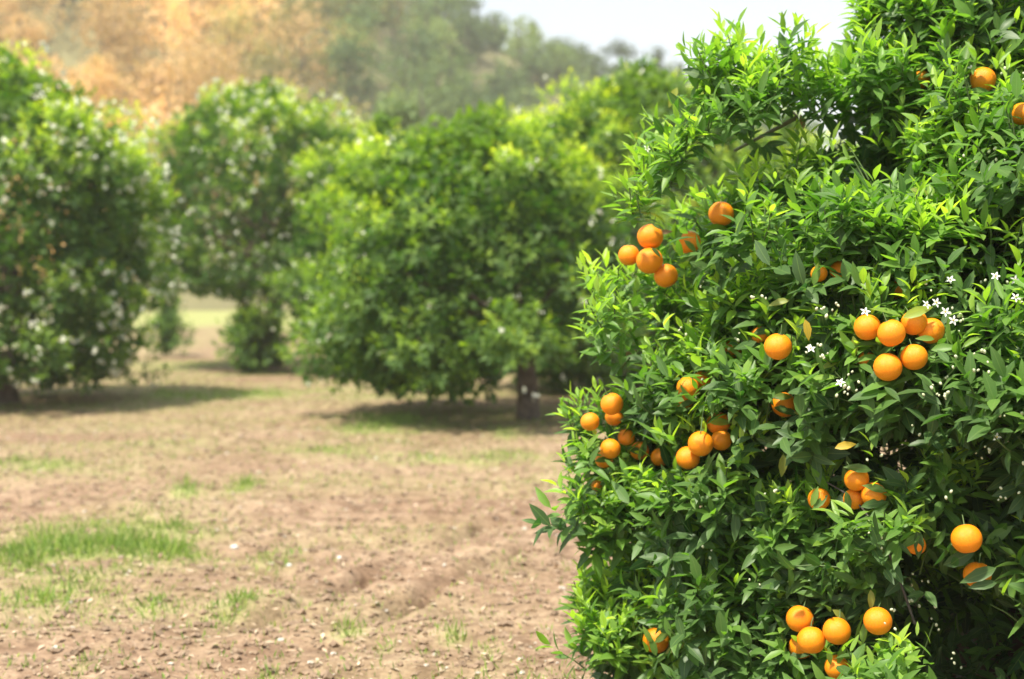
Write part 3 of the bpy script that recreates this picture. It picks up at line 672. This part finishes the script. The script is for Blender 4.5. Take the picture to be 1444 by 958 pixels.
# leaves that cross particular fruit
for (i, dx, dy, dv, L_, yg_, lab) in [(4, 4, 6, (.9, -.1, -.8), .07, .5, "narrow leaf across the right orange of the left cluster"), (4, -12, -14, (.3, -.2, .9), .07, .4, ""), (2, 10, -12, (.6, -.1, -.5), .05, .1, ""), (0, 12, -14, (1, -.1, -.3), .05, .1, ""), (34, 4, -2, (1, -.1, .05), .085, .75, "long pale leaf lying level across an orange"),
        (14, 6, -16, (1, -.2, .45), .10, .8, "broad fresh leaf over the top of the big right bunch"), (15, -8, 10, (-.9, -.2, .1), .06, .7, ""), (44, 2, 0, (-1, -.15, -.35), .12, .1, "large dark leaf across the orange below the clear one"), (44, 8, 14, (-.9, -.1, -.1), .09, .1, ""),
        (40, 2, 4, (.9, -.1, .9), .07, .4, ""), (40, -6, -4, (.3, -.1, 1), .07, .6, ""), (42, 2, -10, (-1, -.1, .35), .08, .3, ""), (42, 2, 12, (.9, -.1, .25), .09, .2, ""), (41, -8, 4, (.2, -.1, -1), .07, .2, ""), (39, 2, -16, (-1, -.1, .2), .09, .15, ""),
        (45, 4, 0, (.1, -.1, -1), .10, .05, ""), (45, -8, -6, (-.8, -.1, -.5), .08, .3, ""), (50, -10, -14, (.1, -.1, -1), .06, .7, ""), (50, 6, -16, (-.3, -.1, -1), .07, .6, ""), (52, -4, 8, (-.3, -.1, 1), .08, .5, ""), (52, 10, -6, (.7, -.1, .6), .08, .3, ""), (52, -12, -8, (-.5, -.1, .9), .07, .6, ""),
        (11, 6, -6, (.8, -.1, .3), .08, .2, ""), (22, 4, 8, (1, -.1, -.2), .09, .15, ""), (22, -6, -12, (-1, -.1, .1), .08, .3, ""), (19, -4, 0, (.2, -.1, 1), .08, .6, ""), (20, 6, 4, (-.8, -.1, .3), .08, .2, ""), (33, 6, 4, (.8, -.1, .4), .07, .3, ""), (6, -4, 14, (1, -.1, .1), .07, .5, ""), (28, 0, 0, (1, -.1, .2), .07, .3, ""), (29, -4, 0, (.8, -.1, -.2), .08, .2, ""), (29, 6, -4, (.2, -.1, 1), .07, .4, "")]:
    c, r_o, cl, px, py, rp = oc[i]; o_ = odd_leaf(px + dx, py + dy, dv, L_, L_ * .33, M_near, lab, 0, nrm_=(.1 * dx / 5, -1, .45))
    P_ = at(px + dx, py + dy, c[1] - r_o * 1.12) - norm(np.array(dv, float)) * L_ / 2
    o_.location = Vector(P_) - tree.location; o_.data.attributes["young"].data.foreach_set("value", np.full(11, yg_, np.float32)); o_.data.attributes["tint"].data.foreach_set("value", np.full(11, float(rg.uniform(.3, .7)), np.float32))
    if not lab: del o_["label"]
M_pale = leaf_material("yellowing_leaf", (0.30, 0.33, 0.04), (0.36, 0.38, 0.05), (0.40, 0.42, 0.07), 0.35, 0.45)
for i in range(18):
    px, py = rg.uniform(900, 1430), rg.uniform(120, 940); dv = (rg.normal(0, 1), -.2, rg.normal(-.4, .6)); L_ = rg.uniform(.055, .085)
    odd_leaf(px, py, dv, L_, L_ * .36, M_pale, "yellowing leaf", -.03, bend=.6)
# --- small details: buds and open flowers
def ellipsoid(nu=8, nv=5, rz=1.35):
    V = [(0, 0, -rz)]
    for i in range(1, nv):
        a = -pi / 2 + pi * i / nv
        for j in range(nu): V.append((cos(a) * cos(2 * pi * j / nu), cos(a) * sin(2 * pi * j / nu), sin(a) * rz))
    V.append((0, 0, rz)); Fc = []; cn = []
    for j in range(nu): Fc += [0, 1 + (j + 1) % nu, 1 + j]; cn.append(3)
    for i in range(nv - 2):
        for j in range(nu):
            a = 1 + i * nu; Fc += [a + j, a + (j + 1) % nu, a + nu + (j + 1) % nu, a + nu + j]; cn.append(4)
    a = 1 + (nv - 2) * nu
    for j in range(nu): Fc += [a + j, a + (j + 1) % nu, len(V) - 1]; cn.append(3)
    return np.array(V, float), np.array(Fc), np.array(cn)
eV, eF, eC = ellipsoid(); bud_me = raw_mesh("bud", eV, eF, eC, M_bud)
bud_spots = [(1150, 490), (1160, 505), (1135, 500), (1198, 535), (1207, 545), (1190, 550), (1325, 545), (1335, 555), (1318, 560), (1330, 530), (1350, 500), (1345, 440), (1355, 460), (1380, 510), (1395, 515), (1410, 575), (1430, 580), (1440, 650),
             (1240, 760), (1228, 745), (1265, 890), (1255, 865), (1040, 470), (1030, 485), (975, 465), (960, 470), (1175, 430), (1160, 440), (1300, 400), (1390, 385), (1440, 420), (1420, 400), (1290, 10), (1280, 70), (1250, 60), (1215, 110), (1180, 110), (1370, 160), (1360, 125), (1405, 105), (1420, 150), (1440, 120), (1225, 90), (1310, 80),
             (1330, 50), (1345, 65), (1400, 200), (1410, 230), (1360, 240), (900, 660), (885, 650), (1010, 365), (1030, 380), (995, 395), (985, 545), (1050, 560), (1240, 640), (1290, 600), (1380, 640), (1400, 640), (1340, 700), (1420, 700), (820, 935), (835, 945), (1090, 690), (1300, 820), (1310, 850), (1285, 840), (1320, 880), (1350, 930), (1260, 920), (1070, 820), (1000, 780), (1110, 330), (1070, 420)]
nb = 0
for (px, py) in bud_spots:
    Y = first_hit(px, py) - rg.uniform(.08, .16) + (.25 if (1270 < px < 1420 and py > 790) else 0); c = at(px, py, Y)
    for _ in range(int(rg.integers(2, 6))):
        if nb >= 285: break
        o = link("bud", bud_me, tree, Vector(c + rg.normal(0, 1, 3) * np.array([.015, .015, .017])) - tree.location)
        s_ = rg.uniform(.0028, .0054); o.scale = (s_, s_, s_); o.rotation_euler = (rg.uniform(-.9, .9), rg.uniform(-.9, .9), 0); nb += 1
def flower_mesh():
    n = 5; a = np.arange(n) * 2 * pi / n; D = np.stack([np.cos(a), np.sin(a), np.full(n, .25)], 1)
    V, Fc, n_, A = leaves_detailed(np.zeros((n, 3)) + D * .002, D, np.tile(UP, (n, 1)), np.full(n, .019), np.full(n, .0085), np.full(n, .35), np.full(n, .4), np.ones(n), np.full(n, .5))
    return raw_mesh("blossom", V, Fc, n_, M_petal, A)
fm = flower_mesh(); sc_ = raw_mesh("stamens", eV * np.array([.0028, .0028, .0050]) + np.array([0, 0, .004]), eF, eC, M_anther)
for (px, py) in [(1329, 13), (1228, 87), (1310, 18), (1345, 30), (1117, 115), (1320, 427), (1333, 440), (1344, 452), (1306, 430), (1404, 390), (1432, 420), (1185, 540), (1143, 492), (1220, 440), (1405, 617), (912, 210), (1340, 395), (1432, 395), (1370, 97)]:
    Y = first_hit(px, py) - .15; c = at(px, py, Y)
    o = link("blossom", fm, tree, Vector(c) - tree.location); o.rotation_euler = (R_(60) + rg.normal(0, .4), rg.normal(0, .4), rg.uniform(-.5, .5)); o.scale = (.8,) * 3
    o2 = bpy.data.objects.new("stamens", sc_); COL.objects.link(o2); o2.parent = o
# --- wood
tp = wiggle((TC[0], TC[1], -.08), (TC[0] + .05, TC[1], 1.0), 8, .03)
tube_obj("trunk", [(tp, np.array([.19, .15, .13, .125, .12, .115, .11, .10]))], M_bark, tree, 12)
for i in range(11):
    a = i * 2.4; zz = .7 + (i * .37) % 1.9; e = cp.surf(np.array([a]), np.array([zz]), .3)[0]
    tube_obj("branch", [(wiggle(tp[4 + i % 4], e, 9, .07, .1), np.linspace(.055, .012, 9))], M_bark_grey, tree, 7)
def seen_branch(pts, r0, r1, off=-.05, mat=None):
    P = np.array([at(x, y, first_hit(x, y) + off + (o_[0] if o_ else 0)) for (x, y, *o_) in pts])
    t = np.linspace(0, 1, len(P)); tt = np.linspace(0, 1, 14); Q = np.stack([np.interp(tt, t, P[:, j]) for j in range(3)], 1)
    for _ in range(2): Q[1:-1] = (Q[:-2] + Q[1:-1] * 2 + Q[2:]) / 4
    tube_obj("branch", [(Q, np.linspace(r0, r1, 14))], mat or M_bark_grey, tree, 7)
seen_branch([(1125, 165), (1098, 180), (1060, 200), (1035, 213)], .009, .006, -.12)
seen_branch([(1125, 165), (1110, 150), (1085, 130), (1060, 105), (1035, 85)], .005, .003, .02)
seen_branch([(1325, 100), (1322, 140), (1318, 175), (1316, 205)], .003, .005, .03, M_dark_bark)
seen_branch([(1355, 185), (1375, 168), (1398, 140)], .007, .004, .03, M_dark_bark)
seen_branch([(1165, 680), (1210, 705), (1245, 760), (1268, 815), (1290, 880)], .0025, .0045, .04, M_dark_bark)
seen_branch([(1010, 520), (1002, 545), (992, 575), (988, 612)], .003, .002, -.14, M_twig)
seen_branch([(888, 505), (875, 520), (868, 540), (864, 556)], .004, .002, -.10, M_twig)
def clear_of_fruit(a, b):
    for (c, r, clear, *_q) in oc:
        if abs(a[0] - c[0]) > .3 or abs(a[2] - c[2]) > .3: continue
        ab = norm(np.array([0, 0, CAMZ]) - c)
        for p in (a, (a + b) / 2, b):
            q = p - c; t = q @ ab
            if np.linalg.norm(q - np.clip(t, 0, .6) * ab) < r * 1.1: return False
    return True
stems = [(a, b) for a, b in stems if a[2] > .1 and clear_of_fruit(a, b)]
tube_obj("twigs", [(np.array([a, (a + b) / 2 + rg.normal(0, .004, 3), b]), (.0035, .0028, .0018)) for a, b in stems], M_twig, tree, 4)["kind"] = "stuff"
# --- the oranges themselves
def orange_mesh(seed):
    r = np.random.default_rng(seed); nu, nv = 32, 20; V = []; k = r.normal(size=(5, 3)) * 2; ph = r.uniform(0, 6, 5)
    for i in range(nv + 1):
        a = -pi / 2 + pi * i / nv
        for j in range(nu):
            p = np.array([cos(a) * cos(2 * pi * j / nu), cos(a) * sin(2 * pi * j / nu), sin(a)])
            s_ = 1 + .012 * np.sin(k @ p + ph).sum() / 2; s_ -= .06 * math.exp(-((1 - p[2]) / .03)) + .02 * math.exp(-((1 + p[2]) / .02))
            V.append(p * s_ * np.array([1, 1, .965]))
    Fc = []
    for i in range(nv):
        for j in range(nu): Fc += [i * nu + j, i * nu + (j + 1) % nu, (i + 1) * nu + (j + 1) % nu, (i + 1) * nu + j]
    return raw_mesh("orange", np.array(V), np.array(Fc), 4, M_orange)
oms = [orange_mesh(s_) for s_ in range(5)]
def star_mesh():
    V = [(0, 0, .955)]; n = 10
    for j in range(n):
        r_ = .20 if j % 2 == 0 else .10; a = 2 * pi * j / n; V.append((r_ * cos(a), r_ * sin(a), .965 if j % 2 == 0 else .96))
    for j in range(n):
        r_ = .18 if j % 2 == 0 else .10; a = 2 * pi * j / n; V.append((r_ * cos(a), r_ * sin(a), .925))
    Fc = []; cn = []
    for j in range(n): Fc += [0, 1 + j, 1 + (j + 1) % n]; cn.append(3)
    for j in range(n): Fc += [1 + j, 11 + j, 11 + (j + 1) % n, 1 + (j + 1) % n]; cn.append(4)
    return raw_mesh("calyx", np.array(V), np.array(Fc), np.array(cn), M_calyx)
sm = star_mesh(); sv, sf = tubes([(np.array([[0, 0, .93], [.02, .05, 1.2], [.10, .25, 1.6]]), (.05, .04, .035))], 6); stm = raw_mesh("stem", sv, sf, 4, M_twig)
for i, ((c, r, clear, px, py, rp), rec) in enumerate(zip(oc, OR)):
    o = link("orange", oms[i % 5], None, Vector(c)); o.scale = (r, r, r)
    o.rotation_euler = (rg.uniform(-.7, .30), rg.uniform(-.55, .55), rg.uniform(-.6, .6))
    tag(o, rec[5], "orange", "ripe oranges hanging on the near orange tree")
    for nm, m_ in (("calyx", sm), ("stem", stm)):
        ch = bpy.data.objects.new(nm, m_); COL.objects.link(ch); ch.parent = o

# ------------------------------------------------------------------ things on the soil
rgg = np.random.default_rng(55)
def scatter(n, y0=5.0, y1=30.0, pw=1.5):
    y = y0 + (y1 - y0) * rgg.uniform(0, 1, n) ** pw; x = rgg.uniform(-1, 1, n) * (y * .40 + .6); return x, y
# grass blades
x, y = scatter(360000); gd = grass_at(x, y) ** 1.5; k = rgg.uniform(0, 1, len(x)) < gd * 1.0 + .05; x, y = x[k], y[k]; gd = gd[k]
n = len(x); h = rgg.uniform(.02, .10, n) * (.55 + gd); P = np.stack([x, y, gz(x, y) - .005], 1)
D = norm(np.stack([rgg.normal(0, .35, n), rgg.normal(0, .35, n), np.ones(n)], 1)); Nn = rand_unit(n)
V, Fc, n_, A = leaves_simple(P, D, Nn, h, rgg.uniform(.004, .010, n), rgg.uniform(0, .5, n), np.zeros(n), np.clip(rgg.normal(.6, .3, n), 0, 1), rgg.uniform(0, 1, n))
tag(link("grass", raw_mesh("grass", V, Fc, n_, M_grass, A)), "short green grass growing in patches on the bare soil", "grass", kind="stuff")
# dead leaves and straw
x, y = scatter(45000, 5, 30, 1.4)
for (px, py, sx, sy, m_) in [(590, 628, .8, .25, 900), (100, 612, 1.5, .7, 1500), (300, 575, 2.0, .6, 1500), (720, 600, 1.2, .5, 900), (420, 700, 1.2, .4, 700)]:
    a_, b_ = ground(px, py); x = np.concatenate([x, a_ + rgg.normal(0, sx, m_)]); y = np.concatenate([y, b_ + rgg.normal(0, sy, m_)])
n = len(x); P = np.stack([x, y, gz(x, y) + .006], 1); D = rand_unit(n) * np.array([1, 1, .25]); L = .012 + .05 * rgg.uniform(0, 1, n) ** 2
V, Fc, n_, A = leaves_simple(P, norm(D), norm(np.tile(UP, (n, 1)) + rand_unit(n) * .5), L, L * rgg.uniform(.15, .5, n), rgg.uniform(-.4, .5, n), rgg.uniform(0, .8, n), rgg.uniform(0, 1, n), rgg.uniform(0, 1, n))
M_litter = leaf_material("leaf_litter", (0.20, 0.13, 0.08), (0.36, 0.26, 0.17), (0.58, 0.48, 0.34), 0.05, 0.8, back=(0.4, 0.3, 0.2), rib=False)
tag(link("leaf_litter", raw_mesh("leaf_litter", V, Fc, n_, M_litter, A)), "dry leaves and straw scattered over the soil", "leaf litter", kind="stuff")
# clods and small stones
def lumps(n, rmin, rmax, name, mat, label, cat, y1=26):
    x, y = scatter(n, 5, y1, 1.5); r = rmin + (rmax - rmin) * rgg.uniform(0, 1, n) ** 3
    oV = np.array([(1, 0, 0), (0, 1, 0), (-1, 0, 0), (0, -1, 0), (0, 0, .7), (0, 0, -.7), (.6, .6, .4), (-.6, .6, .35), (-.6, -.6, .4), (.6, -.6, .35)], float)
    f = np.array([0, 6, 4, 6, 1, 4, 1, 7, 4, 7, 2, 4, 2, 8, 4, 8, 3, 4, 3, 9, 4, 9, 0, 4, 0, 1, 6, 1, 2, 7, 2, 3, 8, 3, 0, 9, 1, 0, 5, 2, 1, 5, 3, 2, 5, 0, 3, 5])
    V = oV[None] * (1 + rgg.normal(0, .2, (n, 10, 1))) * r[:, None, None] * rgg.uniform(.6, 1.3, (n, 1, 3))
    a = rgg.uniform(0, 2 * pi, n); Vx = V[..., 0] * np.cos(a)[:, None] - V[..., 1] * np.sin(a)[:, None]; Vy = V[..., 0] * np.sin(a)[:, None] + V[..., 1] * np.cos(a)[:, None]
    V = np.stack([Vx + x[:, None], Vy + y[:, None], V[..., 2] + (gz(x, y) + r * .15)[:, None]], -1)
    Fc = (f[None] + (np.arange(n) * 10)[:, None]).ravel()
    tag(link(name, raw_mesh(name, V.reshape(-1, 3), Fc, 3, mat, smooth=False)), label, cat, kind="stuff")
lumps(24000, .004, .030, "soil_clods", M_clod, "crumbly brown clods on the ploughed soil", "soil")
lumps(1200, .006, .022, "gravel", M_stone, "small pale pebbles lying on the soil", "gravel")
stone_me = None
for (px, py, s_, lab) in [(330, 768, .026, "largest white stone on the soil right of the grass patch"), (407, 790, .018, "white stone just below and right of the largest one"), (478, 778, .016, "small white stone farthest right of the three on the soil")]:
    x, y = ground(px, py); V, Fc, cn = ellipsoid(9, 6, .6); V = V * (1 + rgg.normal(0, .10, (len(V), 1)))
    o = link("stone", raw_mesh("stone", V * s_, Fc, cn, M_white_stone, smooth=False), None, (x, y, float(gz(x, y)) + s_ * .25)); tag(o, lab, "stone", "white stones on the soil")

# ------------------------------------------------------------------ haze
bx = [(i, j, k) for k in (-3.5, 72) for (i, j) in ((-620, -80), (620, -80), (620, 740), (-620, 740))]
m, n, l, o = newmat("haze")
pv = n.new("ShaderNodeVolumePrincipled"); pv.inputs["Color"].default_value = (1.0, .96, .90, 1); pv.inputs["Density"].default_value = 0.00105; pv.inputs["Anisotropy"].default_value = 0.2
l.new(pv.outputs[0], o.inputs["Volume"])
hz_o = link("haze", raw_mesh("haze", np.array(bx, float), np.array([0, 3, 2, 1, 4, 5, 6, 7, 0, 1, 5, 4, 1, 2, 6, 5, 2, 3, 7, 6, 3, 0, 4, 7]), 4, m, smooth=False)); tag(hz_o, kind="stuff")
print("tris", sum(sum(max(0, p.loop_total - 2) for p in o.data.polygons) if False else len(o.data.loops) - 2 * len(o.data.polygons) for o in C.objects if o.type == 'MESH'))
